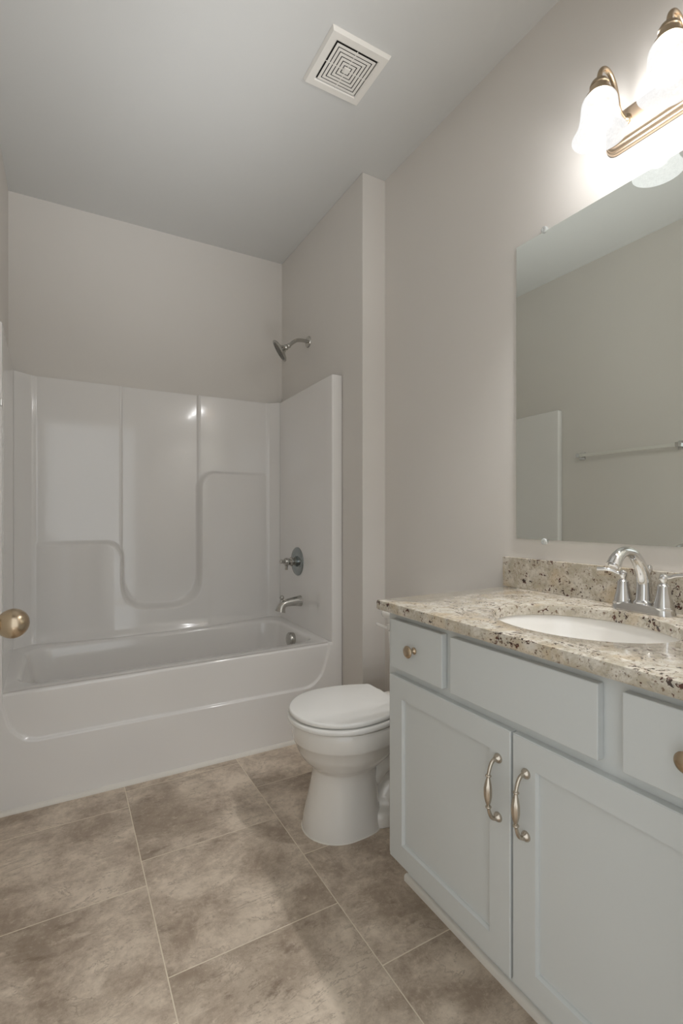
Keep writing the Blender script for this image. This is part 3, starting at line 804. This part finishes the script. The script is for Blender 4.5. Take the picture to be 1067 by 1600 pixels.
# ------------------------------------------------------------------ mirror
MY0, MY1, MZ0, MZ1 = 0.272, 1.1915, 1.0275, 2.036
mi = thing('wall_mirror', 'frameless rectangular mirror held by clear clips above the vanity', 'mirror', (XR, 0.732, MZ0))
bm = bx(XR - 0.0065, XR - 0.0015, MY0, MY1, MZ0, MZ1)
g = prt('glass', bm, 'mirror', mi, smooth=0)
g.data.materials.append(M['medge'])
for p in g.data.polygons:
    if abs(p.normal.x) < 0.5: p.material_index = 1
for y in (1.0775, 0.386):
    for z, s in ((MZ1, 1), (MZ0, -1)):
        bm = bmesh.new()
        lathe(bm, [(0.0105, 0), (0.0105, 0.0085), (0.0095, 0.0105), (0.005, 0.0115), (0.0045, 0.0100), (0, 0.0100)], (XR - 0.0005, y, z + s * 0.006), (-1, 0, 0), 24, caps=False)
        o = prt('clip', bm, 'clear', mi); o['label'] = 'clear plastic mirror clip'

# ------------------------------------------------------------------ vanity light
LY = [0.797, 0.625, 0.453]
vl = thing('vanity_light', 'brushed nickel bath bar with lit frosted bell shades above the mirror', 'wall lamp', (XR, 0.628, 2.185))
bm = bmesh.new()
py0, py1, pz0, pz1 = LY[2] - 0.070, LY[0] + 0.070, 2.134, 2.247
def prr(g, x):
    return [(x, a, b) for a, b, _ in rrect(py0 + g, py1 - g, pz0 + g, pz1 - g, max(0.006, 0.034 - g), 0, 8)]
loft(bm, [prr(0, XR), prr(0, XR - 0.006), prr(0.003, XR - 0.010), prr(0.006, XR - 0.0105), prr(0.007, XR - 0.014), prr(0.010, XR - 0.018), prr(0.0145, XR - 0.0195), prr(0.016, XR - 0.0195), prr(0.017, XR - 0.023), prr(0.020, XR - 0.026), prr(0.024, XR - 0.0275)])
prt('back_plate', bm, 'plate', vl, smooth=40)
LXX = 1.232; RZ = 2.107
for y in LY:
    bm = bmesh.new()
    pp = spline([(XR - 0.025, y, 2.196), (XR - 0.045, y, 2.200), (XR - 0.060, y, 2.214), (XR - 0.068, y, 2.240), (XR - 0.080, y, 2.270), (XR - 0.100, y, 2.292), (XR - 0.122, y, 2.296), (XR - 0.139, y, 2.283), (LXX, y, 2.262), (LXX, y, 2.243)], 6)
    tube(bm, pp, 0.0066, 18)
    lathe(bm, [(0.017, 0), (0.016, 0.004), (0.009, 0.008), (0.007, 0.012)], (XR - 0.027, y, 2.196), (-1, 0, 0), 28)
    arm = prt('arm', bm, 'bronze', vl)
    bm = bmesh.new()
    lathe(bm, [(0.006, 0.150), (0.012, 0.149), (0.019, 0.145), (0.0225, 0.139), (0.0235, 0.134), (0.0215, 0.132), (0.0235, 0.130), (0.0240, 0.118), (0.0250, 0.113), (0.0330, 0.110), (0.0335, 0.106), (0.029, 0.105), (0, 0.105)], (LXX, y, RZ), n=40, caps=False)
    prt('socket_cup', bm, 'bronze', vl)
    bm = bmesh.new()
    outer = spline([(0.028, 0.1075), (0.036, 0.103), (0.0425, 0.091), (0.0445, 0.075), (0.0460, 0.058), (0.0490, 0.040), (0.0545, 0.022), (0.0615, 0.009), (0.0665, 0.0)], 5)
    prof = outer + [(r - 0.0035, h + 0.0005) for r, h in outer[::-1]]
    lathe(bm, prof, (LXX, y, RZ), n=56, caps=False)
    sh_ = prt('lamp_shade', bm, 'shade', vl, smooth=60); sh_['label'] = 'frosted white glass bell shade'
    bm = bmesh.new()
    lathe(bm, [(0.0, 0.018), (0.012, 0.020), (0.022, 0.028), (0.0275, 0.040), (0.028, 0.052), (0.023, 0.066), (0.015, 0.080), (0.013, 0.090), (0.013, 0.105)], (LXX, y, RZ), n=32, caps=False)
    prt('bulb', bm, 'bulb', vl)
    L = bpy.data.lights.new('bulb_light', 'POINT'); L.energy = BULB_W; L.color = (1.0, 0.992, 0.984); L.shadow_soft_size = 0.022
    lo = bpy.data.objects.new('bulb_light', L); C.objects.link(lo); lo.parent = vl
    lo.location = Vector((LXX, y, RZ + 0.076)) - Vector(vl.location)

# ------------------------------------------------------------------ towel bar on the left wall
tbz = 1.495
tb = thing('towel_bar', 'slim chrome towel bar on the left wall, seen in the mirror', 'towel bar', (XL, 1.745, tbz))
for y in (2.045, 1.445):
    bm = bmesh.new(); box(bm, XL, XL + 0.007, y - 0.021, y + 0.021, tbz - 0.024, tbz + 0.024); box(bm, XL + 0.007, XL + 0.054, y - 0.008, y + 0.008, tbz - 0.011, tbz + 0.011)
    box(bm, XL + 0.040, XL + 0.060, y - 0.011, y + 0.011, tbz - 0.013, tbz + 0.013)
    prt('post', bm, 'chrome', tb, smooth=0, bevel=0.002)
bm = bmesh.new(); box(bm, XL + 0.044, XL + 0.056, 1.456, 2.034, tbz - 0.0095, tbz + 0.0095)
prt('bar', bm, 'alu', tb, smooth=0, bevel=0.002)

# ------------------------------------------------------------------ ceiling exhaust fan cover
VC = Vector((0.904, 1.565, 0)); ZV = ZC - 0.014
ev = thing('exhaust_fan', 'square white exhaust fan grille with concentric slots on the ceiling', 'vent', (VC.x, VC.y, ZC))
def sq(h, z, cx=0, cy=0): return [(VC.x + cx + a * h, VC.y + cy + b * h, z) for a, b in ((-1, -1), (1, -1), (1, 1), (-1, 1))]
bm = bmesh.new()
HO, HI = 0.1185, 0.0845
loft(bm, [sq(HO, ZC), sq(HO, ZC - 0.002), sq(HO - 0.006, ZV), sq(HI + 0.004, ZV), sq(HI, ZV + 0.0035), sq(HI, ZC - 0.001)], False, False)
prt('cover_frame', bm, 'vent', ev, smooth=0)
bm = bmesh.new(); gr = 0.0034; pitch = 0.0131
h = HI - 0.002
for kx in range(6):
    o_, i_ = h - gr, h - pitch
    if kx == 0: pass
    loft(bm, [sq(i_, ZV + 0.002), sq(i_, ZV + 0.0013), sq(i_ + 0.001, ZV + 0.0008), sq(o_ - 0.001, ZV + 0.0008), sq(o_, ZV + 0.0013), sq(o_, ZV + 0.002)], False, False)
    h -= pitch
lo_ = h + 0.0
loft(bm, [sq(lo_ - gr, ZV + 0.002), sq(lo_ - gr, ZV + 0.001), sq(lo_ - gr - 0.001, ZV + 0.0005)], False, True)
for a in (0, 1):
    w_ = 0.0016
    if a: box(bm, VC.x - w_, VC.x + w_, VC.y - HI, VC.y + HI, ZV + 0.0012, ZV + 0.002)
    else: box(bm, VC.x - HI, VC.x + HI, VC.y - w_, VC.y + w_, ZV + 0.0012, ZV + 0.002)
prt('grille', bm, 'vent', ev, smooth=0)
bm = bmesh.new(); loft(bm, [sq(0.011, ZV + 0.001), sq(0.011, ZV - 0.0015), sq(0.009, ZV - 0.0025)], True, True)
prt('center_button', bm, 'vent', ev, smooth=0)
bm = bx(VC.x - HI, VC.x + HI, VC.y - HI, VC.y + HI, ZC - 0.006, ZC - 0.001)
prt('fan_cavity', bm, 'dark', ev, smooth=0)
